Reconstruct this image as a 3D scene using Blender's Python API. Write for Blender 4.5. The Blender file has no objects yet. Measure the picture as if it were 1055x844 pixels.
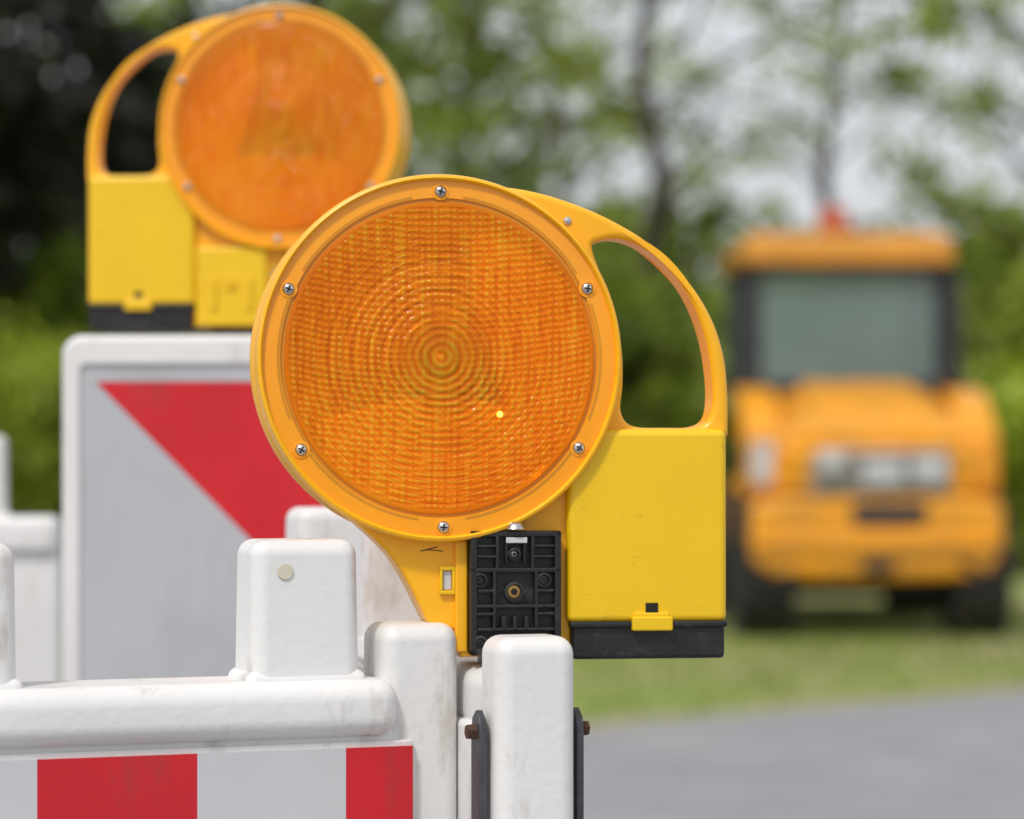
import bpy, bmesh, math, random
import numpy as np
from mathutils import Vector, Matrix
random.seed(7); rng=np.random.default_rng(7)
sc=bpy.context.scene
F=2930.0; H=1.1; CX=527.5; HY=473.0
def WX(px,d): return (px-CX)/F*d
def WZ(py,d): return H+(HY-py)/F*d
rad=math.radians

# ------------------------------------------------------------ materials
def newmat(name):
    m=bpy.data.materials.new(name); m.use_nodes=True
    nt=m.node_tree; b=nt.nodes['Principled BSDF']; return m,nt,b
def simple(name,col,rough=0.5,metal=0,var=0.12,scale=30,bump=0.0,bscale=400,coat=0,sss=0,dirt=None,dscale=(1,1,1),dlo=.5,dhi=.75):
    m,nt,b=newmat(name); N=nt.nodes; L=nt.links
    tc=N.new('ShaderNodeTexCoord')
    n=N.new('ShaderNodeTexNoise'); n.inputs['Scale'].default_value=scale; n.inputs['Detail'].default_value=6
    L.new(tc.outputs['Object'],n.inputs['Vector'])
    r=N.new('ShaderNodeValToRGB'); L.new(n.outputs['Fac'],r.inputs['Fac'])
    r.color_ramp.elements[0].position=.3; r.color_ramp.elements[1].position=.7
    r.color_ramp.elements[0].color=(*[c*(1-var) for c in col],1)
    r.color_ramp.elements[1].color=(*[min(1,c*(1+var*.6)) for c in col],1)
    out=r.outputs['Color']
    if dirt:
        mp=N.new('ShaderNodeMapping'); mp.inputs['Scale'].default_value=dscale
        L.new(tc.outputs['Object'],mp.inputs['Vector'])
        n2=N.new('ShaderNodeTexNoise'); n2.inputs['Scale'].default_value=1; n2.inputs['Detail'].default_value=9; n2.inputs['Roughness'].default_value=.68
        L.new(mp.outputs[0],n2.inputs['Vector'])
        r2=N.new('ShaderNodeValToRGB'); r2.color_ramp.elements[0].position=dlo; r2.color_ramp.elements[1].position=dhi
        L.new(n2.outputs['Fac'],r2.inputs['Fac'])
        mx=N.new('ShaderNodeMix'); mx.data_type='RGBA'
        L.new(r2.outputs['Color'],mx.inputs['Factor']); L.new(out,mx.inputs[6]); mx.inputs[7].default_value=(*dirt,1)
        out=mx.outputs[2]
    L.new(out,b.inputs['Base Color'])
    r3=N.new('ShaderNodeMapRange'); L.new(n.outputs['Fac'],r3.inputs[0]); r3.inputs[3].default_value=max(0,rough-.07); r3.inputs[4].default_value=min(1,rough+.1)
    L.new(r3.outputs[0],b.inputs['Roughness'])
    b.inputs['Metallic'].default_value=metal
    b.inputs['Coat Weight'].default_value=coat; b.inputs['Coat Roughness'].default_value=.15
    if bump:
        nb=N.new('ShaderNodeTexNoise'); nb.inputs['Scale'].default_value=bscale; nb.inputs['Detail'].default_value=3
        L.new(tc.outputs['Object'],nb.inputs['Vector'])
        bp=N.new('ShaderNodeBump'); bp.inputs['Strength'].default_value=bump; bp.inputs['Distance'].default_value=.001
        L.new(nb.outputs['Fac'],bp.inputs['Height']); L.new(bp.outputs[0],b.inputs['Normal'])
    return m
M={}
M['ring']=simple('housing_orange_yellow',(.98,.47,.004),.36,var=.05,scale=14,bump=.10,coat=.12,dirt=(.45,.2,.02),dscale=(60,60,45),dlo=.64,dhi=.9)
M['box']=simple('battery_box_yellow',(.87,.54,.004),.40,var=.04,scale=18,bump=.18,bscale=700,coat=.08,dirt=(.42,.24,.03),dscale=(55,55,90),dlo=.61,dhi=.9)
M['black']=simple('black_plastic',(.012,.012,.014),.42,var=.3,scale=60,bump=.3,bscale=500,dirt=(.06,.055,.05),dscale=(60,60,60),dlo=.55,dhi=.8)
M['steel']=simple('screw_steel',(.6,.6,.6),.28,1,scale=200)
M['brass']=simple('brass',(.5,.3,.1),.35,1,scale=200)
M['dsteel']=simple('dark_steel_strap',(.10,.105,.115),.45,.7,var=.3,scale=60,bump=.4,dirt=(.16,.08,.04),dscale=(60,60,30),dlo=.6,dhi=.8)
M['rust']=simple('rusty_bolt',(.09,.045,.025),.8,.2,scale=200,bump=.6)
M['hole']=simple('dark_recess',(.01,.01,.008),.8)
M['white']=simple('white_barrier_plastic',(.77,.76,.75),.45,var=.06,scale=9,bump=.35,bscale=160,coat=.05,dirt=(.38,.32,.25),dscale=(34,34,12),dlo=.56,dhi=.82)
M['gate']=simple('moulding_mark',(.66,.60,.48),.5,var=.1,scale=60)
M['whites']=simple('white_reflective_sheet',(.58,.58,.60),.4,var=.06,scale=12,bump=.15,bscale=900,dirt=(.4,.38,.34),dscale=(15,15,6),dlo=.58,dhi=.85)
M['panel']=simple('beacon_white_sheet',(.48,.49,.52),.42,var=.06,scale=8,bump=.1,dirt=(.36,.36,.36),dscale=(12,12,5),dlo=.5,dhi=.85)
M['red']=simple('red_reflective_sheet',(.62,.008,.018),.42,var=.12,scale=15,bump=.12,bscale=900,coat=.05,dirt=(.38,.04,.035),dscale=(30,30,10),dlo=.55,dhi=.85)
M['rubber']=simple('rubber_base',(.03,.03,.03),.85,var=.3,scale=20,bump=.4,bscale=120)
M['lyel']=simple('loader_yellow_paint',(.86,.35,.005),.34,var=.12,scale=3,coat=.2,dirt=(.40,.20,.05),dscale=(3,3,5),dlo=.45,dhi=.8)
M['lroof']=simple('loader_roof_ochre',(.62,.26,.02),.45,var=.12,scale=3)
M['lblack']=simple('loader_black',(.03,.03,.034),.5,var=.3,scale=8)
M['lgrey']=simple('loader_grey',(.36,.33,.28),.4,.1,scale=8,var=.3)
M['lwhite']=simple('lamp_glass_white',(.60,.60,.62),.15,.1,scale=9,var=.3)
M['lamber']=simple('indicator_amber',(.84,.34,.02),.2,scale=9)
M['tyre']=simple('tyre_rubber',(.022,.021,.02),.85,var=.4,scale=9,dirt=(.09,.075,.055),dscale=(7,7,7),dlo=.5,dhi=.75)
M['bred']=simple('beacon_red_orange',(.50,.11,.04),.3,coat=.2,scale=9)
M['bark']=simple('bark',(.06,.048,.038),.9,var=.4,scale=6,bump=.8,bscale=30)

def mxc(N,L,c):
    m=N.new('ShaderNodeMix'); m.data_type='RGBA'; m.inputs['Factor'].default_value=.6; L.new(c,m.inputs[6]); m.inputs[7].default_value=(1,.85,.3,1); return m.outputs[2]
def lens_mat():
    m,nt,b=newmat('amber_prismatic_lens'); N=nt.nodes; L=nt.links
    def math_(op,a,bv=None,c=None):
        n=N.new('ShaderNodeMath'); n.operation=op
        for i,v in enumerate((a,bv,c)):
            if v is None: continue
            if isinstance(v,(int,float)): n.inputs[i].default_value=v
            else: L.new(v,n.inputs[i])
        return n.outputs[0]
    def mr(src,a,b_,c,d,sm=False):
        n=N.new('ShaderNodeMapRange'); L.new(src,n.inputs[0])
        if sm: n.interpolation_type='SMOOTHSTEP'
        for i,v in enumerate((a,b_,c,d)): n.inputs[i+1].default_value=v
        return n.outputs[0]
    tc=N.new('ShaderNodeTexCoord'); sp=N.new('ShaderNodeSeparateXYZ'); L.new(tc.outputs['Object'],sp.inputs[0])
    x,z=sp.outputs[0],sp.outputs[2]
    nz=N.new('ShaderNodeTexNoise'); nz.inputs['Scale'].default_value=90; nz.inputs['Detail'].default_value=3; L.new(tc.outputs['Object'],nz.inputs['Vector'])
    nl=N.new('ShaderNodeTexNoise'); nl.inputs['Scale'].default_value=11; nl.inputs['Detail'].default_value=4; L.new(tc.outputs['Object'],nl.inputs['Vector'])
    mpv=N.new('ShaderNodeMapping'); mpv.inputs['Scale'].default_value=(260,1,28); L.new(tc.outputs['Object'],mpv.inputs[0])
    nv=N.new('ShaderNodeTexNoise'); nv.inputs['Scale'].default_value=1; nv.inputs['Detail'].default_value=3; L.new(mpv.outputs[0],nv.inputs['Vector'])
    r=math_('SQRT',math_('ADD',math_('MULTIPLY',x,x),math_('MULTIPLY',z,z)))
    T=2*math.pi
    rows=math_('SINE',math_('ADD',math_('MULTIPLY',math_('SUBTRACT',z,math_('MULTIPLY',math_('MULTIPLY',x,x),1.3)),T/.0034),math_('MULTIPLY',nz.outputs['Fac'],6.0)))
    cols=math_('SINE',math_('ADD',math_('MULTIPLY',x,T/.0034),math_('MULTIPLY',nz.outputs['Fac'],1.0)))
    rings=math_('SINE',math_('ADD',math_('MULTIPLY',r,T/.0041),math_('MULTIPLY',nz.outputs['Fac'],2.0)))
    mask=math_('MULTIPLY',mr(r,.05,.08,1,.5,True),mr(z,-.03,.05,1,.45,True))
    out=mr(r,.0795,.0812,1,0)
    inn=mr(r,.008,.03,.1,1)
    grid=math_('MULTIPLY',math_('ADD',math_('MULTIPLY',rows,.75),math_('MULTIPLY',math_('MULTIPLY',cols,math_('ADD',rows,1.0)),.4)),inn)
    rg=math_('MULTIPLY',rings,mask)
    hgt=math_('MULTIPLY',math_('ADD',math_('ADD',math_('MULTIPLY',grid,.50),math_('MULTIPLY',rg,.50)),math_('MULTIPLY',math_('SUBTRACT',nv.outputs['Fac'],.5),2.8)),out)
    v=math_('ADD',math_('MULTIPLY',hgt,.36),math_('ADD',math_('MULTIPLY',math_('SUBTRACT',nl.outputs['Fac'],.5),1.0),.5))
    cr=N.new('ShaderNodeValToRGB'); L.new(v,cr.inputs[0])
    e=cr.color_ramp.elements; e[0].position=.05; e[0].color=(.72,.12,.0004,1); e[1].position=1.0; e[1].color=(1,.60,.025,1)
    e2=cr.color_ramp.elements.new(.5); e2.color=(1,.275,.0006,1)
    bp=N.new('ShaderNodeBump'); bp.inputs['Strength'].default_value=.8; bp.inputs['Distance'].default_value=.0005
    L.new(hgt,bp.inputs['Height'])
    L.new(cr.outputs[0],b.inputs['Base Color']); L.new(bp.outputs[0],b.inputs['Normal'])
    b.inputs['Roughness'].default_value=.15; b.inputs['Coat Weight'].default_value=.05; b.inputs['Coat Roughness'].default_value=.05
    b.inputs['Specular IOR Level'].default_value=.35
    tr=N.new('ShaderNodeBsdfTransparent'); L.new(mxc(N,L,cr.outputs[0]),tr.inputs[0])
    mx=N.new('ShaderNodeMixShader'); mx.inputs[0].default_value=.48
    L.new(b.outputs[0],mx.inputs[1]); L.new(tr.outputs[0],mx.inputs[2])
    L.new(mx.outputs[0],N['Material Output'].inputs['Surface'])
    return m
M['lens']=lens_mat()
M['refl']=simple('amber_reflector',(1,.52,.010),.14,.5,var=.3,scale=40,bump=.6,bscale=90)
M['amberflat']=simple('amber_flange',(.98,.36,.003),.24,var=.06,scale=20,coat=.3)
M['darkamber']=simple('dark_amber',(.66,.26,.006),.3,scale=20)
M['holder']=simple('led_holder_brown',(.42,.15,.01),.3,scale=20)
M['led']=simple('led_dome',(.9,.6,.1),.1,coat=1)
mm,nt,b=newmat('sun_glint_bead'); b.inputs['Base Color'].default_value=(1,.8,.1,1); b.inputs['Emission Color'].default_value=(1,.75,.05,1); b.inputs['Emission Strength'].default_value=3.0; M['glint']=mm  # emissive yellow imitating a sun glint, not an LED that is on
def glass(name,tcol,fac):
    m,nt,b=newmat(name); N=nt.nodes; L=nt.links
    b.inputs['Base Color'].default_value=(.27,.35,.34,1); b.inputs['Roughness'].default_value=.04
    n=N.new('ShaderNodeTexNoise'); n.inputs['Scale'].default_value=2
    r=N.new('ShaderNodeMapRange'); L.new(n.outputs[0],r.inputs[0]); r.inputs[3].default_value=fac-.2; r.inputs[4].default_value=fac+.2
    t=N.new('ShaderNodeBsdfTransparent'); t.inputs[0].default_value=(*tcol,1)
    mx=N.new('ShaderNodeMixShader'); L.new(r.outputs[0],mx.inputs[0]); L.new(b.outputs[0],mx.inputs[1]); L.new(t.outputs[0],mx.inputs[2])
    L.new(mx.outputs[0],N['Material Output'].inputs[0]); return m
M['glass']=glass('cab_glass',(.85,.95,.93),.58)
def leafmat(name,c1,c2,tr=.45):
    m,nt,b=newmat(name); N=nt.nodes; L=nt.links
    g=N.new('ShaderNodeNewGeometry'); cr=N.new('ShaderNodeValToRGB'); L.new(g.outputs['Random Per Island'],cr.inputs[0])
    cr.color_ramp.elements[0].color=(*c1,1); cr.color_ramp.elements[1].color=(*c2,1)
    n=N.new('ShaderNodeTexNoise'); n.inputs['Scale'].default_value=.5; n.inputs['Detail'].default_value=3
    tc=N.new('ShaderNodeTexCoord'); L.new(tc.outputs['Object'],n.inputs['Vector'])
    mr=N.new('ShaderNodeMapRange'); L.new(n.outputs[0],mr.inputs[0]); mr.inputs[1].default_value=.35; mr.inputs[2].default_value=.65; mr.inputs[3].default_value=.5; mr.inputs[4].default_value=1.5
    vm=N.new('ShaderNodeVectorMath'); vm.operation='SCALE'; L.new(cr.outputs[0],vm.inputs[0]); L.new(mr.outputs[0],vm.inputs['Scale'])
    L.new(vm.outputs[0],b.inputs['Base Color']); b.inputs['Roughness'].default_value=.5
    t=N.new('ShaderNodeBsdfTranslucent'); L.new(vm.outputs[0],t.inputs[0])
    mx=N.new('ShaderNodeMixShader'); mx.inputs[0].default_value=tr; L.new(b.outputs[0],mx.inputs[1]); L.new(t.outputs[0],mx.inputs[2])
    L.new(mx.outputs[0],N['Material Output'].inputs[0]); return m
M['lf_spring']=leafmat('leaf_spring',(.20,.28,.025),(.40,.48,.06))
M['lf_mid']=leafmat('leaf_mid',(.13,.19,.020),(.29,.37,.045))
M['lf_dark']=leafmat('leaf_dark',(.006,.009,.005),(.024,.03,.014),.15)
M['lf_yel']=leafmat('leaf_yellowgreen',(.28,.37,.025),(.46,.54,.07))

# ------------------------------------------------------------ helpers
def empty(name,loc=(0,0,0),rz=0):
    e=bpy.data.objects.new(name,None); sc.collection.objects.link(e); e.location=loc; e.rotation_euler=(0,0,rz); e.empty_display_size=.05; return e
def addobj(name,me,mat,parent,sm=True,wn=True):
    o=bpy.data.objects.new(name,me); sc.collection.objects.link(o)
    if mat is not None: me.materials.append(mat)
    if parent: o.parent=parent
    if sm:
        me.shade_smooth(); me.set_sharp_from_angle(angle=rad(38))
        if wn:
            w=o.modifiers.new('wn','WEIGHTED_NORMAL'); w.keep_sharp=True
    return o
def mesh(name,v,f):
    me=bpy.data.meshes.new(name); me.from_pydata(v,[],f); me.update(); return me
def fixn(me,dist=0):
    bm=bmesh.new(); bm.from_mesh(me)
    if dist: bmesh.ops.remove_doubles(bm,verts=bm.verts,dist=dist)
    bmesh.ops.recalc_face_normals(bm,faces=bm.faces); bm.to_mesh(me); bm.free()
def box(name,x0,x1,y0,y1,z0,z1,bev,mat,parent,seg=3,taper=None):
    bm=bmesh.new(); bmesh.ops.create_cube(bm,size=1)
    x0,x1=min(x0,x1),max(x0,x1)
    for v in bm.verts:
        top=v.co.z>0
        v.co=Vector(((x0+x1)/2+v.co.x*(x1-x0),(y0+y1)/2+v.co.y*(y1-y0),(z0+z1)/2+v.co.z*(z1-z0)))
        if taper and top:
            v.co.x=(x0+x1)/2+(v.co.x-(x0+x1)/2)*taper[0]; v.co.y=(y0+y1)/2+(v.co.y-(y0+y1)/2)*taper[1]
    if bev: bmesh.ops.bevel(bm,geom=bm.edges[:],offset=bev,segments=seg,affect='EDGES',profile=.5)
    me=bpy.data.meshes.new(name); bm.to_mesh(me); bm.free()
    return addobj(name,me,mat,parent)
def lathe(name,prof,mat,parent,seg=128,cx=0,cz=0,cy=0):
    v=[];f=[];n=len(prof)
    for i in range(seg):
        a=2*math.pi*i/seg
        for r,y in prof: v.append((cx+r*math.cos(a),cy+y,cz+r*math.sin(a)))
    for i in range(seg):
        j=(i+1)%seg
        for k in range(n-1): f.append((i*n+k,j*n+k,j*n+k+1,i*n+k+1))
    me=mesh(name,v,f); fixn(me,1e-6); return addobj(name,me,mat,parent,wn=False)
def cyl(name,p0,p1,r0,r1,mat,parent,seg=24,bev=0):
    p0=Vector(p0);p1=Vector(p1); d=(p1-p0).normalized()
    a=d.orthogonal().normalized(); b=d.cross(a)
    v=[];
    for p,r in ((p0,r0),(p1,r1)):
        for i in range(seg):
            t=2*math.pi*i/seg; v.append(p+a*math.cos(t)*r+b*math.sin(t)*r)
    f=[(i,(i+1)%seg,seg+(i+1)%seg,seg+i) for i in range(seg)]+[tuple(range(seg))[::-1],tuple(range(seg,2*seg))]
    me=mesh(name,v,f); fixn(me)
    return addobj(name,me,mat,parent)
def crs(p0,p1,p2,p3,t):
    p0,p1,p2,p3=[np.array(p,float) for p in (p0,p1,p2,p3)]
    return tuple(.5*((2*p1)+(-p0+p2)*t+(2*p0-5*p1+4*p2-p3)*t*t+(-p0+3*p1-3*p2+p3)*t**3))
def cr(pts,n=6):
    out=[];N=len(pts)
    for i in range(N):
        for t in np.linspace(0,1,n,endpoint=False): out.append(crs(*[pts[(i+k)%N] for k in (-1,0,1,2)],t))
    return out
def cro(pts,n=6):
    out=[];N=len(pts)
    for i in range(N-1):
        g=lambda k: pts[min(N-1,max(0,i+k))]
        for t in np.linspace(0,1,n,endpoint=False): out.append(crs(g(-1),g(0),g(1),g(2),t))
    return out+[pts[-1]]
def plate(name,loops,y0,y1,bev,mat,parent,res=3):
    cu=bpy.data.curves.new(name,'CURVE'); cu.dimensions='2D'; cu.fill_mode='BOTH'
    for lp in loops:
        s=cu.splines.new('POLY'); s.points.add(len(lp)-1)
        for p,q in zip(s.points,lp): p.co=(q[0],q[1],0,1)
        s.use_cyclic_u=True
    cu.extrude=(y1-y0)/2-bev; cu.bevel_depth=bev; cu.bevel_resolution=res; cu.offset=-bev
    o=bpy.data.objects.new('tmp',cu); sc.collection.objects.link(o)
    bpy.context.view_layer.update()
    me=bpy.data.meshes.new_from_object(o.evaluated_get(bpy.context.evaluated_depsgraph_get()))
    bpy.data.objects.remove(o)
    for v in me.vertices:
        x,y,z=v.co; v.co=(x,(y0+y1)/2-z,y)
    fixn(me,1e-6); me.materials.clear(); me.name=name
    return addobj(name,me,mat,parent)

# ------------------------------------------------------------ warning lamp
U=1/1953.3
def lamp(name,loc,rz,fl,mount=True):
    P=empty(name,loc,rz)
    def q(px,py,kk=1.08):
        if px>600: px=600+(px-600)*kk
        return ((px-449)*U*fl,(367-py)*U)
    def Q(l,kk=1.08): return [q(*p,kk) for p in l]
    K=.998
    def R(p): return [(a*U*K,y/1000) for a,y in p]
    lathe('housing_drum',R([(181,4),(184,1),(184.5,-1.5),(186.5,-2.6),(189,-2),(190.5,0),(191,4),(190,8),(187,11),(186,20),(186,42),(187,51),(190,54),(191,58),(190,61),(187,63),(184.5,62),(182,58)]),M['ring'],P,160)
    lathe('lens_flange',R([(184.3,2),(184.2,.5),(166,.2),(165.4,1.4)]),M['amberflat'],P,160)
    lathe('lens_groove',R([(166,1.3),(161.5,1.2)]),M['darkamber'],P,128)
    pr=[(162,1.6),(161.6,.1),(160,-.3)]
    r=158
    while r>24:
        t=1-(r/160)**2; y=-.3-5*t
        pr+= [(r,y),(r-5.5,y-.17),(r-7.0,y-.05)]
        r-=7.6
    pr+=[(22,-5.35),(19,-5.7),(12,-5.9),(5,-6.0),(0.01,-6.0)]
    lathe('prism_lens',R(pr),M['lens'],P,192)
    rp=[]; r=176
    while r>30:
        rp+=[(r,24-20*(r/180)**2),(r-7,25.6-20*((r-7)/180)**2)]; r-=14
    rp+=[(26,26),(.01,27)]
    lathe('reflector',R(rp),M['refl'],P,96)
    lathe('led_dome',R([(9,24),(9,12),(6,6),(.01,4)]),M['led'],P,24)
    lathe('led_holder',R([(22,24),(22,3),(36,3),(40,24)]),M['holder'],P,48)
    if mount:
        x,z=q(510,425); lathe('sun_glint_bead',R([(3.6,1.5),(3,-.5),(.01,-1.2)]),M['glint'],P,16,x,z,-.0035)  # added glowing bead, stands in for the sun's glint off the reflector
    lathe('rear_lens',R([(183,59),(150,61),(90,66),(.01,69)]),M['lens'],P,96)
    lathe('rear_baffle',R([(185,33),(.01,33)]),M['refl'],P,48)
    def arc(a0,a1,r0,r1,y,nm,mt):
        pts=[];n=14
        for i in range(n+1):
            a=rad(a0+(a1-a0)*i/n); pts.append((r0*U*math.cos(a)*fl,r0*U*math.sin(a)))
        for i in range(n,-1,-1):
            a=rad(a0+(a1-a0)*i/n); pts.append((r1*U*math.cos(a)*fl,r1*U*math.sin(a)))
        me=mesh(nm,[(x,y,z) for x,z in pts],[(i,i+1,2*n-i,2*n+1-i) for i in range(n)]); addobj(nm,me,mt,P,False)
    for i,(a0,a1) in enumerate([(100,148),(32,82),(158,202),(216,262),(279,325),(-22,20)]):
        arc(a0,a1,166.5,169,.00005,'flange_mark_%d'%i,M['darkamber'])
    for i,(px,py) in enumerate([(449,195),(603,294),(594,460),(452,542),(305,462),(292,297)]):
        x,z=q(px,py,1)
        lathe('screw_%d'%i,R([(6.2,1),(6,-.4),(4.6,-1.2),(2.5,-1.6),(.01,-1.6)]),M['steel'],P,20,x,z)
        a=random.random()
        for k in range(2):
            b=box('screw_slot_%d_%d'%(i,k),-3.8*U,3.8*U,-.00185,-.0012,-.8*U,.8*U,0,M['hole'],P)
            b.location=(x,0,z); b.rotation_euler=(0,a+k*math.pi/2,0)
        lathe('screw_boss_%d'%i,R([(9.5,.6),(9,-.1),(6.4,-.2)]),M['amberflat'],P,24,x,z)
    HK=1.12
    top=Q([(484,185),(505,186),(542,190),(582,200),(625,218),(665,244),(700,280),(724,320),(737,362),(741,405),(741,447)],HK)
    outer=cro(top,6)+Q([(590,447),(520,420),(484,300)],HK)
    hole=cr(Q([(611,251),(618,243),(634,240),(656,247),(681,267),(703,299),(718,339),(725,380),(726,412),(721,431),(706,438),(680,438.5),(655,438),(643,432),(638,418),(640,395),(640,365),(636,332),(626,296)],HK),n=4)
    plate('carry_handle',[outer,hole],.010,.034,.0035,M['ring'],P,4)
    x,z=q(585,222); lathe('handle_rivet',R([(5,1),(4,-.8),(.01,-1.4)]),M['steel'],P,20,x,z,.010)
    nk=cro(Q([(352,528),(375,548),(397,570),(414,595),(428,622),(437,640)]),n=4)+Q([(441,645),(468,650),(472,678),(590,676),(590,430),(449,400),(330,430),(330,505)])
    plate('neck',[nk],.010,.046,.0025,M['ring'],P,3)
    x0,z0=q(466,556); x1,z1=q(479,672)
    box('neck_ridge',x0,x1,.0065,.02,z1,z0,.0012,M['ring'],P)
    for i,(a,b,c,d) in enumerate([(450,466,583,587),(450,466,608,612),(450,453,587,608),(463,466,587,608)]):
        x0,z0=q(a,c); x1,z1=q(b,d); box('slot_frame_%d'%i,x0,x1,.0072,.011,z1,z0,.0004,M['box'],P)
    x0,z0=q(454,588); x1,z1=q(462,607); box('slot_fill',x0,x1,.0092,.0105,z1,z0,0,M['whites'],P)
    for i,(a,b,c,d,rot) in enumerate([(430,448,564.5,565.6,-.25),(438,454,566,566.9,.1)]):
        x0,z0=q(a,c); x1,z1=q(b,d)
        o=box('scuff_%d'%i,-abs(x1-x0)/2,abs(x1-x0)/2,-.0001,.0002,-abs(z1-z0)/2,abs(z1-z0)/2,0,M['rust'],P); o.location=((x0+x1)/2,.0099,(z0+z1)/2); o.rotation_euler=(0,rot,0)
    x0,z0=q(583,440); x1,z1=q(742,643)
    box('battery_box',x0,x1,.003,.074,z1,z0,.0042,M['box'],P,5)
    x0,z0=q(588,636); x1,z1=q(740.5,677)
    box('battery_base',x0,x1,.0045,.072,z1-.002,z0-.003,.0025,M['black'],P,3)
    x0,z0=q(586,641); x1,z1=q(742,648)
    box('base_rim',x0,x1,.0022,.0745,z1,z0,.0012,M['black'],P,3)
    x0,z0=q(647,636); x1,z1=q(687,651)
    box('latch',x0,x1,-.0005,.006,z1,z0,.001,M['box'],P)
    x0,z0=q(650,632); x1,z1=q(684,637.5)
    box('latch_lip',x0,x1,.0008,.006,z1,z0,.0008,M['box'],P)
    x0,z0=q(661,622); x1,z1=q(673,633)
    box('latch_hole',x0,x1,.0024,.005,z1,z0,0,M['hole'],P)
    if mount:
        x0,z0=q(480,546); x1,z1=q(575,675)
        box('mount_plate',x0,x1,.004,.016,z1,z0,.0015,M['black'],P)
        def rib(a,b,c,d,k=-.0015,bev=.0008):
            x0,z0=q(a,c); x1,z1=q(b,d); box('mount_rib',x0,x1,k,.0065,z1,z0,bev,M['black'],P,2)
        for a in [(480,487,546,675),(568,575,546,675),(480,575,546,552),(480,575,668,675),(480,575,584,589),(480,575,622,626),(506,510,550,588),(543,547,550,588),(503,507,588,650),(547,551,588,650),(487,568,646,650),(487,505,606,610),(549,568,606,610),(487,505,630,634),(549,568,630,634),(512,518,634,650),(524,529,634,650),(536,541,634,650),(487,507,560,563),(487,507,571,574),(546,568,560,563),(546,568,571,574),(505,549,655,659)]:
            rib(*a)
        rib(516,519,558,580); rib(535,538,558,580)
        x0,z0=q(517,552.5);x1,z1=q(539,558.5); box('mount_label',x0,x1,-.0022,.0,z1,z0,.0004,M['whites'],P)
        for i,(px,py,r,mt) in enumerate([(526,609,7,'brass'),(490,597,4.5,'dsteel'),(557,597,4.5,'dsteel'),(490,662,4.5,'dsteel'),(566,662,4.5,'dsteel'),(526,570,3.5,'steel')]):
            x,z=q(px,py)
            lathe('mount_ring_%d'%i,R([(r+4,5),(r+3.5,-1),(r+1,-1.4),(r,-.5),(r,3)]),M['black'],P,24,x,z)
            lathe('mount_screw_%d'%i,R([(r,2),(r-.5,.6),(.01,.2)]),M[mt],P,20,x,z)
            lathe('mount_hex_%d'%i,R([(r*.55,.5),(r*.5,-.1),(.01,-.1)]),M['hole'],P,6,x,z)
        x,z=q(527,544)
        o=lathe('dome_bolt',R([(.01,-10),(5,-9),(9,-6),(11,0)]),M['steel'],P,28)
        o.rotation_euler=(rad(-90),0,0); o.location=(x,.000,z); o.scale=(1,.45,1)
    else:
        x0,z0=q(470,552); x1,z1=q(582,676)
        box('rear_cover',x0,x1,.002,.016,z1,z0,.003,M['box'],P)
        for k in (492,548):
            x0,z0=q(k,600); x1,z1=q(k+10,650); box('cover_rib',x0,x1,-.0005,.004,z1,z0,.001,M['box'],P)
        x,z=q(526,610); lathe('cover_boss',R([(10,3),(9,0),(6,-.4),(5,1),(.01,1)]),M['box'],P,28,x,z)
    x0,z0=q(495,668);x1,z1=q(560,735)
    box('mount_stem',x0,x1,.012,.03,z1,z0,.002,M['black'],P)
    return P
D1=1.505
lamp('warning_lamp',(WX(454,D1),D1,WZ(369,D1)),rad(8.5),1)
D2=2.28
lamp('warning_lamp',(WX(290,D2),D2-.02,WZ(133.5,D2)),rad(-5),-1,False)

# ------------------------------------------------------------ plastic barriers
def barrier(name,org,ang,Ln,stubs,stripes=None,z_off=0,cap=None,postw=.0445,end_s=-.011,rail_top=.987,stub_top=1.058,post_top=1.013,raildepth=.029,postd=.022):
    P=empty(name,(org[0],org[1],z_off),ang)
    box('top_rail',-.0005,Ln,-raildepth-.003,raildepth+.003,.955,rail_top,.011,M['white'],P,6)
    for i,(a,b) in enumerate(sorted(stubs)):
        box('stub_%d'%i,a,b,-.0225,.0225,rail_top-.02,stub_top,.0085,M['white'],P,6,(.965,.90))
        box('stub_collar_%d'%i,a-.004,b+.004,-.0245,.0245,rail_top-.012,rail_top+.005,.0048,M['white'],P,5,(.95,.90))
    box('board',.0,Ln,-.022,.022,.72,.962,.004,M['white'],P)
    box('end_post',end_s-postw/2,end_s+postw/2,-postd,postd,.08,post_top,.0095,M['white'],P,6,(.97,.97))
    box('far_post',Ln-.0475,Ln+.0,-.024,.024,.08,post_top,.011,M['white'],P,5)
    k=.10
    while k<Ln-.06:
        box('bar',k-.015,k+.015,-.016,.016,.21,.725,.004,M['white'],P); k+=.10
    box('bottom_rail',0,Ln,-.0225,.0225,.14,.215,.006,M['white'],P)
    for i,s in enumerate([end_s,Ln-.03]):
        box('foot_%d'%i,s-.1,s+.1,-.2,.2,0.0-z_off,.09,.012,M['rubber'],P)
    if stripes:
        ed,z0,z1=stripes
        for side in (1,-1):
            v=[]
            for e in ed: v+=[(e,side*.0262,z0),(e,side*.0262,z1)]
            f=[(2*i,2*i+2,2*i+3,2*i+1) for i in range(len(ed)-1)]
            me=mesh('stripe_sheet',v,f); me.materials.append(M['red'])
            for i,p in enumerate(me.polygons): p.material_index=i%2
            ob=addobj('stripe_sheet',me,None,P,False); me.materials.append(M['whites'])
            so=ob.modifiers.new('s','SOLIDIFY'); so.thickness=.0012; so.offset=0
        box('stripe_backing',ed[0]-.0005,ed[-1],-.0252,.0252,z0-.003,z1+.003,.001,M['white'],P)
    return P
Y0=1.515; X0=WX(394,Y0); th=rad(200.5); c_,s_=math.cos(th),math.sin(th)
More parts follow.
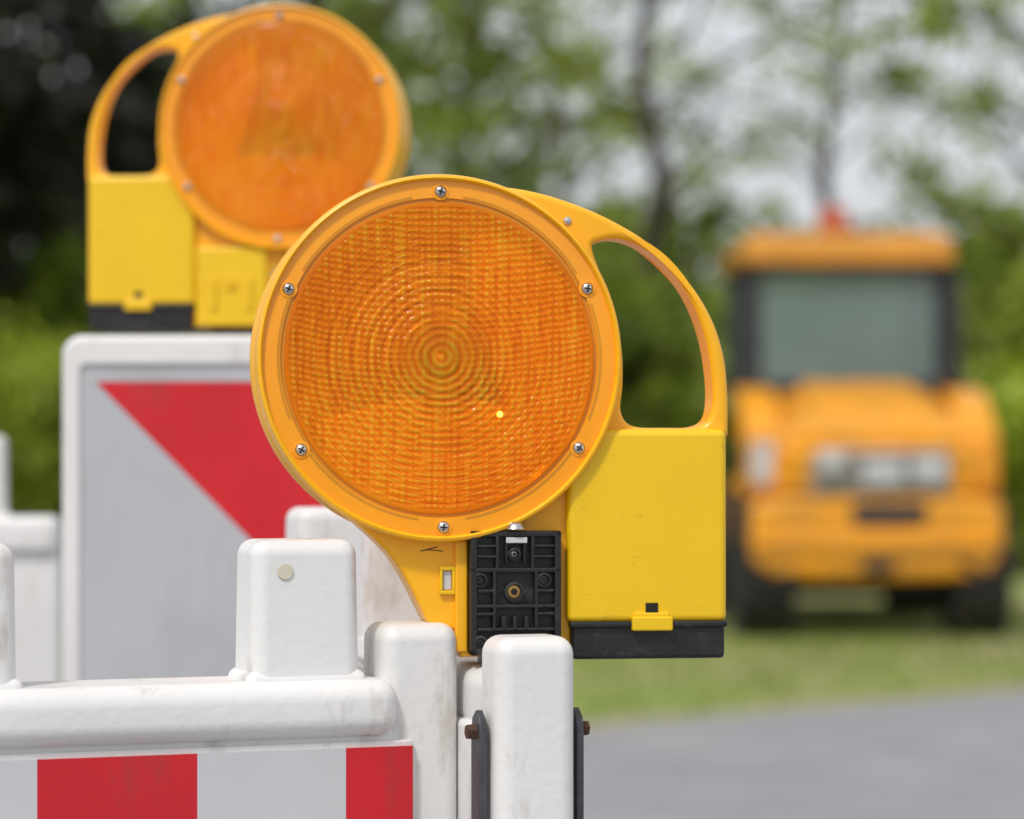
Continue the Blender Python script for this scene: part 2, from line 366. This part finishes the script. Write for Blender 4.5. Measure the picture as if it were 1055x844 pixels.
def ps(px,off=0.0):
    k=(px-CX)/F; a0,b0=X0-off*s_,Y0+off*c_
    return (k*b0-a0)/(c_-k*s_)
ed=[ps(425,.026),ps(356,.026),ps(203,.026),ps(38,.026)]
w=ed[3]-ed[2]
while ed[-1]<1.9: ed.append(ed[-1]+w)
st=(ps(355,-.01),ps(261,.022))
sp=(ps(8,-.01)-st[0])
stubs=[st]+[(st[0]+(i+1)*sp,st[1]+(i+1)*sp) for i in range(0,7)]
stubs=[s for s in stubs if s[1]<1.9]
PB=barrier('plastic_barrier',(X0,Y0),th,2.0,stubs,(ed,.76,.9495),rail_top=.985,end_s=-.0155)
o=lathe('moulding_mark',[(.0042,0),(.0040,.0004),(.00001,.0005)],M['gate'],PB,24); o.location=(ps(294,.0212),.0212,WZ(591,1.45)); o.rotation_euler=(rad(1.6),0,0)
A=(WX(543.5,1.47),1.47); B=(-.128,1.897)
an=math.atan2(B[1]-A[1],B[0]-A[0])
ln=math.hypot(B[0]-A[0],B[1]-A[1])
P2=barrier('plastic_barrier',A,an,.52,[(ln*.56,ln*.56+.05),(ln-.03,ln+.02)],None,end_s=0,postw=.037,rail_top=.990,stub_top=1.068,post_top=1.009,raildepth=.015,postd=.0222)
for s in (-1,1):
    pl=[(-.008,.70),(-.008,.960),(-.006,.967),(0,.971),(.006,.967),(.008,.960),(.008,.70)]
    o=plate('steel_strap',[pl],s*.0262-.002,s*.0262+.002,.0008,M['dsteel'],P2,2)
    cyl('strap_bolt',(0,s*.028,.960),(0,s*.033,.960),.0042,.0038,M['rust'],P2,6)
barrier('plastic_barrier',(WX(62,3.0),3.0),rad(186),1.2,[(.055,.10),(.30,.35),(.55,.6)],None,z_off=.045,rail_top=.995,stub_top=1.08,end_s=.02,post_top=.96)

# ------------------------------------------------------------ guide beacon
bx0,bx1=WX(67,D2),WX(388,D2); zt=WZ(346,D2)
G=empty('guide_beacon',((bx0+bx1)/2,D2,0),rad(-2))
hw=(bx1-bx0)/2
def rr(x0,x1,z0,z1,r,n=6):
    o=[]
    for cx,cz,a in ((x1-r,z1-r,0),(x0+r,z1-r,90),(x0+r,z0+r,180),(x1-r,z0+r,270)):
        for i in range(n+1):
            t=rad(a+90*i/n); o.append((cx+r*math.cos(t),cz+r*math.sin(t)))
    return o
plate('panel_body',[rr(-hw,hw,.2,zt,.016)],-.02,.025,.006,M['white'],G,4)
plate('panel_frame',[rr(-hw+.002,hw-.002,.203,zt-.003,.015),rr(-hw+.0155,hw-.0155,.225,zt-.024,.006)],-.0235,-.015,.002,M['white'],G,3)
me=mesh('white_sheet',[(-hw+.015,-.0206,.22),(hw-.015,-.0206,.22),(hw-.015,-.0206,zt-.023),(-hw+.015,-.0206,zt-.023)],[(0,1,2,3)]); addobj('white_sheet',me,M['panel'],G,False)
def gp(px,py): return (WX(px,D2)-(bx0+bx1)/2,-.0212,WZ(py,D2))
for i,l in enumerate([[(103,394),(368,394),(368,663)],[(85,740),(368,1028),(368,1330),(85,1042)]]):
    v=[gp(*p) for p in l]; me=mesh('red_stripe_%d'%i,v,[tuple(range(len(v)))[::-1]]); addobj('red_stripe_%d'%i,me,M['red'],G,False)
box('beacon_stem',-.02,.02,-.015,.02,.08,.25,.003,M['rubber'],G)
box('beacon_foot',-.2,.2,-.3,.3,.0,.1,.02,M['rubber'],G)

# ------------------------------------------------------------ wheel loader (rear view)
LD=17.2
Lo=empty('wheel_loader',(WX(904,LD),LD,0),rad(1.0))
def lb(n,x0,x1,y0,y1,z0,z1,b,m,tp=None,seg=3): return box(n,x0,x1,y0,y1,z0,z1,b,M[m],Lo,seg,tp)
def prism(n,poly_xz,y0,y1,m,bev=.02): return plate(n,[poly_xz],y0,y1,bev,M[m],Lo,2)
def wheel(n,x,y,r=.44,w=.36):
    pr=[(.2,-w/2+.05),(r*.62,-w/2+.02),(r*.72,-w/2),(r*.93,-w/2+.01),(r,-w/2+.05),(r,w/2-.05),(r*.93,w/2-.01),(r*.72,w/2),(r*.62,w/2-.02),(.2,w/2-.05)]
    o=lathe(n+'_tyre',pr,M['tyre'],Lo,48); o.rotation_euler=(0,0,rad(90)); o.location=(x,y,r)
    hb=lathe(n+'_rim',[(.01,-w/2+.09),(.1,-w/2+.07),(.12,-w/2+.1),(.24,-w/2+.1),(r*.62,-w/2+.03),(r*.62,w/2-.03),(.24,w/2-.1),(.12,w/2-.1),(.1,w/2-.07),(.01,w/2-.09)],M['lyel'],Lo,32); hb.rotation_euler=(0,0,rad(90)); hb.location=(x,y,r)
    bm=bmesh.new()
    for i in range(20):
        for s in (-1,1):
            a=2*math.pi*(i+(.5 if s>0 else 0))/20
            mt=Matrix.Translation((x,y,r))@Matrix.Rotation(a,4,'X')@Matrix.Translation((s*w*.24,0,r+.005))@Matrix.Rotation(s*.5,4,'Z')@Matrix.Diagonal((w*.5,.055,.05,1))
            bmesh.ops.create_cube(bm,size=1,matrix=mt)
    me=bpy.data.meshes.new(n+'_lugs'); bm.to_mesh(me); bm.free(); addobj(n+'_lugs',me,M['tyre'],Lo,False)
for i,(x,y) in enumerate([(-.66,.45),(.66,.45),(-.66,2.85),(.66,2.85)]): wheel('wheel_%d'%i,x,y)
lb('chassis',-.42,.42,.25,3.3,.38,.85,.04,'lblack')
lb('axle_rear',-.55,.55,.38,.52,.30,.52,.03,'lblack'); lb('axle_front',-.55,.55,2.78,2.92,.36,.52,.03,'lblack')
cw=cr([(-.73,.84),(-.77,.70),(-.77,.54),(-.69,.41),(-.35,.37),(.35,.37),(.69,.41),(.77,.54),(.77,.70),(.73,.84),(.4,.88),(-.4,.88)],n=4)
prism('counterweight',cw,-.02,.36,'lyel',.05)
prism('counterweight_lip',cr([(-.68,.62),(-.66,.56),(0,.53),(.66,.56),(.68,.62),(0,.64)],n=4),-.06,.05,'lyel',.02)
lb('recess',-.16,.30,-.04,.0,.70,.84,.02,'lblack')
lb('tow_hitch',-.1,.1,-.1,.05,.42,.49,.02,'lblack')
v=[(-.68,.05,.84),(.68,.05,.84),(.62,.02,1.20),(-.60,.02,1.20),(-.44,.30,1.42),(.46,.30,1.42),(-.40,1.1,1.62),(.42,1.1,1.62),(-.64,1.1,.84),(.66,1.1,.84),(-.58,1.1,1.3),(.60,1.1,1.3)]
f=[(0,1,2,3),(3,2,5,4),(4,5,7,6),(0,3,10,8),(3,4,6,10),(1,9,11,2),(2,11,7,5),(8,10,6,7,11,9),(0,8,9,1)]
me=mesh('engine_hood',v,f); bm=bmesh.new(); bm.from_mesh(me); bmesh.ops.recalc_face_normals(bm,faces=bm.faces); bmesh.ops.bevel(bm,geom=bm.edges[:],offset=.07,segments=4,affect='EDGES'); bm.to_mesh(me); bm.free(); addobj('engine_hood',me,M['lyel'],Lo)
lb('grille',-.40,.44,-.025,.05,.88,1.16,.03,'lgrey')
for i in range(6): lb('grille_slat_%d'%i,-.38,.42,-.035,-.02,.90+i*.042,.912+i*.042,.003,'lblack')
for a,b,c,d in ((-.36,-.20,1.03,1.14),(-.10,.16,.94,1.09),(.2,.42,.96,1.10)): lb('number_plate' if a==-.10 else 'grille_light',a,b,-.05,-.02,c,d,.02,'lwhite')
lb('hood_vent',-.30,.30,.14,.22,1.27,1.30,.008,'lblack')
for s in (-1,1):
    pl=[(.22,.86),(.24,1.10),(.36,1.32),(.62,1.50),(1.0,1.56),(1.2,1.3),(1.2,1.22),(1.0,1.42),(.68,1.40),(.46,1.25),(.34,1.05),(.34,.86)]
    o=plate('fender',[pl],-.12,.12,.012,M['lyel'],Lo,2); o.rotation_euler=(0,0,rad(90)); o.location=(s*.66,0,0)
    lb('tail_lamp_housing',s*.68-.09,s*.68+.09,.12,.34,.90,1.26,.04,'lyel')
    lb('tail_lamp',s*.68-.075,s*.68+.07,.10,.14,.94,1.20,.03,'lwhite' if s<0 else 'lamber')
    lb('side_tank',s*.6-.12,s*.6+.12,1.1,2.3,.5,.98,.04,'lyel')
cx0,cx1,cy0,cy1=-.70,.62,1.0,2.35
lb('cab_base',cx0+.04,cx1-.04,cy0+.02,cy1,.85,1.56,.03,'lblack')
for x in (cx0+.05,cx1-.05):
    for y in (cy0+.04,cy1-.04):
        lb('cab_pillar',x-.05,x+.05,y-.04,y+.04,1.5,2.36,.015,'lblack')
lb('cab_pillar_mid',cx0,cx0+.06,1.6,1.68,1.5,2.36,.01,'lblack'); lb('cab_pillar_mid',cx1-.06,cx1,1.6,1.68,1.5,2.36,.01,'lblack')
lb('cab_sill',cx0+.05,cx1-.05,cy0,cy0+.07,1.52,1.60,.01,'lblack'); lb('cab_header',cx0+.05,cx1-.05,cy0,cy0+.07,2.30,2.37,.01,'lblack')
lb('rear_window',cx0+.08,cx1-.08,cy0+.03,cy0+.038,1.58,2.32,0,'glass'); lb('front_window',cx0+.08,cx1-.08,cy1-.05,cy1-.042,1.3,2.32,0,'glass')
lb('side_window',cx0+.03,cx0+.036,cy0+.08,cy1-.08,1.56,2.31,0,'glass'); lb('side_window',cx1-.036,cx1-.03,cy0+.08,cy1-.08,1.56,2.31,0,'glass')
lb('cab_roof',cx0-.04,cx1+.04,cy0-.08,cy1+.1,2.35,2.55,.07,'lroof',(.93,.95),5)
lb('roof_fascia',cx0+.0,cx1+.0,cy0-.10,cy0-.04,2.34,2.42,.02,'lroof')
lb('seat_back',-.10,.18,1.2,1.33,1.3,1.86,.05,'lblack'); lb('seat',-.14,.24,1.3,1.8,1.25,1.38,.04,'lblack'); lb('headrest',-.03,.12,1.22,1.30,1.86,1.98,.03,'lblack')
cyl('steering_column',(0,2.2,1.3),(0,2.05,1.65),.03,.03,M['lblack'],Lo)
lb('beacon_base',-.20,.0,1.2,1.36,2.53,2.58,.01,'lblack')
cyl('rotating_beacon',(-.10,1.28,2.57),(-.10,1.28,2.73),.11,.10,M['bred'],Lo)
cyl('exhaust_pipe',(.63,.93,1.2),(.63,.93,2.3),.045,.045,M['lblack'],Lo)
for s in (-1,1):
    prismy=plate('loader_arm',[[(2.5,1.25),(2.6,1.4),(3.3,1.15),(3.95,.55),(3.85,.42),(3.2,.92),(2.5,1.05)]],-.05,.05,.01,M['lyel'],Lo,2); prismy.rotation_euler=(0,0,rad(90)); prismy.location=(s*.34,0,0)
bk=plate('bucket',[[(3.75,.75),(3.75,.25),(3.95,.08),(4.6,.05),(4.6,.08),(4.0,.13),(3.82,.28),(3.8,.72),(4.0,.85),(3.97,.88)]],-.80,.80,.004,M['lgrey'],Lo,1); bk.rotation_euler=(0,0,rad(90))
for s in (-1,1):
    b2=plate('bucket_cheek',[[(3.75,.75),(3.75,.25),(3.95,.07),(4.6,.05),(4.0,.86)]],-.012,.012,.003,M['lgrey'],Lo,1); b2.rotation_euler=(0,0,rad(90)); b2.location=(s*.81,0,0)

# ------------------------------------------------------------ ground, road
def groundmat():
    m,nt,b=newmat('grass_ground'); N=nt.nodes; L=nt.links
    tc=N.new('ShaderNodeTexCoord')
    n=N.new('ShaderNodeTexNoise'); n.inputs['Scale'].default_value=.6; n.inputs['Detail'].default_value=10; n.inputs['Roughness'].default_value=.7; L.new(tc.outputs['Object'],n.inputs['Vector'])
    r=N.new('ShaderNodeValToRGB'); L.new(n.outputs[0],r.inputs[0]); e=r.color_ramp.elements
    e[0].position=.36; e[0].color=(.34,.29,.16,1); e[1].position=.62; e[1].color=(.21,.29,.06,1); k=e.new(.5); k.color=(.27,.28,.09,1)
    L.new(r.outputs[0],b.inputs['Base Color']); b.inputs['Roughness'].default_value=.95
    bp=N.new('ShaderNodeBump'); bp.inputs['Distance'].default_value=.05; L.new(n.outputs[0],bp.inputs['Height']); L.new(bp.outputs[0],b.inputs['Normal'])
    return m
me=mesh('ground',[(-400,-200,0),(400,-200,0),(400,600,0),(-400,600,0)],[(0,1,2,3)]); addobj('ground',me,groundmat(),None,False)
asph=simple('asphalt',(.265,.27,.285),.85,var=.2,scale=2.5,bump=.8,bscale=120,dirt=(.34,.33,.32),dscale=(1,4,1),dlo=.45,dhi=.8)
edge=[(-60,2),(-20,6.5),(-8,9.0),(-2,10.5),(0.28,11.35),(1.0,12.1),(2.5,13.4),(5,15.0),(10,16.6),(60,22)]
ee=[]
for (x0,y0),(x1,y1) in zip(edge,edge[1:]):
    for t in np.linspace(0,1,8,endpoint=False): ee.append((x0+(x1-x0)*t,y0+(y1-y0)*t+random.uniform(-.05,.05)*(abs(x0)<11)))
ee.append(edge[-1])
v=[];f=[]
for i,(x,y) in enumerate(ee):
    v+=[(x,-12,.004),(x,y,.004)]
f=[(2*i,2*i+2,2*i+3,2*i+1) for i in range(len(ee)-1)]
addobj('road',mesh('road',v,f),asph,None,False)
v=[]
for i,(x,y) in enumerate(ee): v+=[(x,y-.02,.008),(x,y+.28+random.uniform(-.1,.12),.008)]
addobj('gravel_shoulder',mesh('gravel_shoulder',v,f),simple('gravel',(.36,.33,.26),.95,var=.4,scale=25,bump=1,bscale=60),None,False)

# ------------------------------------------------------------ vegetation
def leafmesh(C,size,flat=0):
    n=len(C)
    a=rng.normal(size=(n,3)); a/=np.linalg.norm(a,axis=1)[:,None]
    b=rng.normal(size=(n,3)); b-=a*(a*b).sum(1)[:,None]; b/=np.linalg.norm(b,axis=1)[:,None]
    s=size*rng.uniform(.6,1.4,(n,1))
    return np.stack([C-a*s,C-b*s*.5,C+a*s,C+b*s*.5],1).reshape(-1,3)
def buildmesh(name,V,solidv,solidf,mats):
    nq=len(V)//4; ns=len(solidv)
    av=np.concatenate([np.array(solidv,float).reshape(-1,3),V]) if ns else V
    me=bpy.data.meshes.new(name)
    sf=len(solidf)
    me.vertices.add(len(av)); me.vertices.foreach_set('co',av.astype(np.float32).ravel())
    fi=np.concatenate([np.array(solidf,int).reshape(-1),np.arange(nq*4)+ns])
    me.loops.add(len(fi)); me.loops.foreach_set('vertex_index',fi.astype(np.int32))
    me.polygons.add(nq+sf); me.polygons.foreach_set('loop_start',(np.arange(nq+sf)*4).astype(np.int32))
    mi=np.ones(nq+sf,np.int32); mi[:sf]=0
    for m in mats: me.materials.append(m)
    me.polygons.foreach_set('material_index',mi)
    me.update(calc_edges=True); me.validate(); return me
def limb(V,Fc,p0,p1,r0,r1,seg=7):
    p0=np.array(p0);p1=np.array(p1);d=p1-p0;d=d/np.linalg.norm(d)
    a=np.cross(d,[.3,.9,.2]);a/=np.linalg.norm(a);b=np.cross(d,a)
    k=len(V)
    for p,r in ((p0,r0),(p1,r1)):
        for i in range(seg):
            t=2*math.pi*i/seg; V.append(tuple(p+a*math.cos(t)*r+b*math.sin(t)*r))
    for i in range(seg): Fc.append((k+i,k+(i+1)%seg,k+seg+(i+1)%seg,k+seg+i))
def tree(name,height=10,crown=3.2,base=1.6,tr=.2,nb=26,per=80,size=.09,mat='lf_spring',conifer=False):
    V=[];Fc=[];C=[]
    pts=[np.array([0,0,0.])]
    n=8
    for i in range(1,n+1): pts.append(np.array([rng.normal()*.12*(i>1),rng.normal()*.12*(i>1),height*i/n]))
    for i in range(n):
        limb(V,Fc,pts[i],pts[i+1],tr*(1-i/n*.85),tr*(1-(i+1)/n*.85),9)
    for k in range(nb):
        t=(k+.5)/nb; z=base+(height-base)*t*.97
        i=min(n-1,int(z/height*n)); fr=z/height*n-i; p=pts[i]*(1-fr)+pts[i+1]*fr
        az=k*2.4+rng.normal()*.3
        if conifer: L=crown*(1-t)*rng.uniform(.85,1.1)+.3; up=-.12
        else: L=crown*math.sin(math.pi*(.22+.7*t))*rng.uniform(.65,1.15); up=.45
        d=np.array([math.cos(az),math.sin(az),up])
        q=p.copy(); segs=4
        for s in range(segs):
            q2=q+d*L/segs+rng.normal(size=3)*L*.04
            r=tr*.33*(1-t*.5)
            limb(V,Fc,q,q2,r*(1-s/segs*.8),r*(1-(s+1)/segs*.8),5)
            if s>=(0 if conifer else 1):
                for w in range(2):
                    tw=q2+rng.normal(size=3)*np.array([.45,.45,.25])*L*.22
                    limb(V,Fc,q2,tw,r*.3,r*.1,4)
                    m_=int(per*rng.uniform(.3,1.3))
                    C.append(tw+rng.normal(size=(m_,3))*np.array([.26,.26,.17])*(.75 if conifer else 1)*max(.5,L*.28))
            q=q2; d=d+rng.normal(size=3)*.12
    C=np.concatenate(C)
    return buildmesh(name,leafmesh(C,size),V,Fc,[M['bark'],M[mat]])
t_sp=tree('t1',11,3.4,1.8,.22,28,36,.10,'lf_spring')
t_sp2=tree('t2',12,3.0,2.6,.19,22,26,.09,'lf_spring')
t_mid=tree('t3',10,3.3,1.2,.2,34,50,.11,'lf_mid')
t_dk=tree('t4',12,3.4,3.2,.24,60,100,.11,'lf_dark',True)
def put(me,name,x,y,rz,s=1,sz=None):
    o=bpy.data.objects.new(name,me); sc.collection.objects.link(o); o.location=(x,y,0); o.rotation_euler=(0,0,rz); o.scale=(s,s,sz or s); return o
def px(p,d): return WX(p,d)
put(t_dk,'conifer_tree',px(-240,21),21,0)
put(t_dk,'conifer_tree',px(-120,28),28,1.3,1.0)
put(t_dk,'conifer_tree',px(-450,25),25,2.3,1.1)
put(t_mid,'deciduous_tree',px(330,38),38,.5,1.15)
put(t_sp,'deciduous_tree',px(480,44),44,2.5,1.1)
put(t_sp2,'deciduous_tree',px(668,38),38,4.5,1.05)
put(t_sp,'deciduous_tree',px(1090,36),36,3.1,1.0)
put(t_sp2,'deciduous_tree',px(860,52),52,.2,1.05)
put(t_sp2,'deciduous_tree',px(570,55),55,3.3,1.1)
put(t_sp,'deciduous_tree',px(1290,46),46,5.1,1.1)
put(t_mid,'deciduous_tree',px(400,58),58,2.1,1.2)
put(t_sp,'deciduous_tree',px(200,45),45,4.1,1.1)
put(t_sp,'deciduous_tree',px(-150,42),42,.1,1.1)
put(t_mid,'deciduous_tree',px(1500,40),40,1.1,1.1)
put(t_mid,'deciduous_tree',px(-550,38),38,1.9,1.2)
def mass(name,x0,x1,y,depth,h,n,size,mat,clr=.7,hv=.25):
    nc=int((x1-x0)*h*1.6/clr)
    cc=np.stack([rng.uniform(x0,x1,nc),y+rng.uniform(-depth,depth,nc),rng.uniform(.1,1,nc)],1)
    hh=h*(1+hv*np.sin(cc[:,0]*.9)+hv*.7*np.sin(cc[:,0]*2.3+1))
    cc[:,2]=cc[:,2]**.8*hh
    idx=rng.integers(0,nc,n)
    C=cc[idx]+rng.normal(size=(n,3))*np.array([clr,clr,clr*.7])*.55
    C[:,2]=np.abs(C[:,2])
    V=[];Fc=[]
    for k in range(int((x1-x0)/1.2)):
        x=x0+k*1.2+rng.uniform(-.4,.4); p=np.array([x,y,0.])
        for j in range(3): limb(V,Fc,p,p+np.array([rng.normal()*.5,rng.normal()*.3,h*.8]),.05,.015,5)
    me=buildmesh(name,leafmesh(C,size),V,Fc,[M['bark'],M[mat]])
    o=bpy.data.objects.new(name,me); sc.collection.objects.link(o); return o
mass('hedge',-13,15,31,1.2,2.5,24000,.15,'lf_mid')
mass('shrub_row',-24,28,52,2,4.4,24000,.26,'lf_mid',1.1,.2)
mass('background_treeline',-70,80,95,4,7.0,24000,.55,'lf_mid',1.8,.2)
mass('shrub',px(-420,18.5),px(70,18.5),18.5,.5,1.75,9000,.07,'lf_yel',.4,.15)
mass('shrub',px(1010,27),px(1300,27),27,.9,3.0,9000,.11,'lf_yel',.6,.2)
n=16000
gx=rng.uniform(-3,9,n); gy=rng.uniform(11,21,n)
ok=gy>np.interp(gx,[e[0] for e in edge],[e[1] for e in edge])+.25
gx,gy=gx[ok],gy[ok]; n=len(gx)
h=rng.uniform(.03,.08,n); a=rng.uniform(0,6.28,n); wd=.006
B=np.stack([gx,gy,np.zeros(n)],1); W=np.stack([np.cos(a)*wd,np.sin(a)*wd,np.zeros(n)],1); T=B+np.stack([rng.normal(size=n)*.03,rng.normal(size=n)*.03,h],1)
V=np.stack([B-W,B+W,T+W*.3,T-W*.3],1).reshape(-1,3)
me=buildmesh('grass',V,[],np.zeros((0,4),int),[M['bark'],M['lf_mid']])
o=bpy.data.objects.new('grass',me); sc.collection.objects.link(o)

# ------------------------------------------------------------ light, world, camera
el=52; azl=28
w=bpy.data.worlds.new('World'); sc.world=w; w.use_nodes=True; N=w.node_tree.nodes; L=w.node_tree.links
bg=N['Background']; sky=N.new('ShaderNodeTexSky'); sky.sky_type='NISHITA'; sky.sun_disc=False
sky.sun_elevation=rad(el); sky.sun_rotation=rad(180+azl); sky.dust_density=4; sky.air_density=1.2; sky.ozone_density=1
hs=N.new('ShaderNodeHueSaturation'); hs.inputs['Saturation'].default_value=.5
mx=N.new('ShaderNodeMix'); mx.data_type='RGBA'; mx.inputs['Factor'].default_value=.8; mx.inputs[7].default_value=(5.8,6.0,6.4,1)
L.new(sky.outputs[0],hs.inputs['Color']); L.new(hs.outputs[0],mx.inputs[6]); L.new(mx.outputs[2],bg.inputs[0]); bg.inputs[1].default_value=.135
sd=bpy.data.lights.new('sun','SUN'); sd.energy=2.1; sd.angle=rad(8); sd.color=(1,.96,.9)
so=bpy.data.objects.new('sun',sd); sc.collection.objects.link(so); so.rotation_euler=(rad(90-el),0,rad(-azl)); so.location=(0,0,10)
cam=bpy.data.cameras.new('camera'); co=bpy.data.objects.new('camera',cam); sc.collection.objects.link(co)
co.location=(0,0,H); co.rotation_euler=(rad(90),0,0); cam.lens=100; cam.sensor_width=36; cam.shift_y=(HY-422)/1055
cam.clip_start=.05; cam.clip_end=1500
cam.dof.use_dof=True; cam.dof.focus_distance=1.49; cam.dof.aperture_fstop=6.2
sc.camera=co
sc.view_settings.view_transform='Standard'; sc.view_settings.look='None'; sc.view_settings.exposure=0
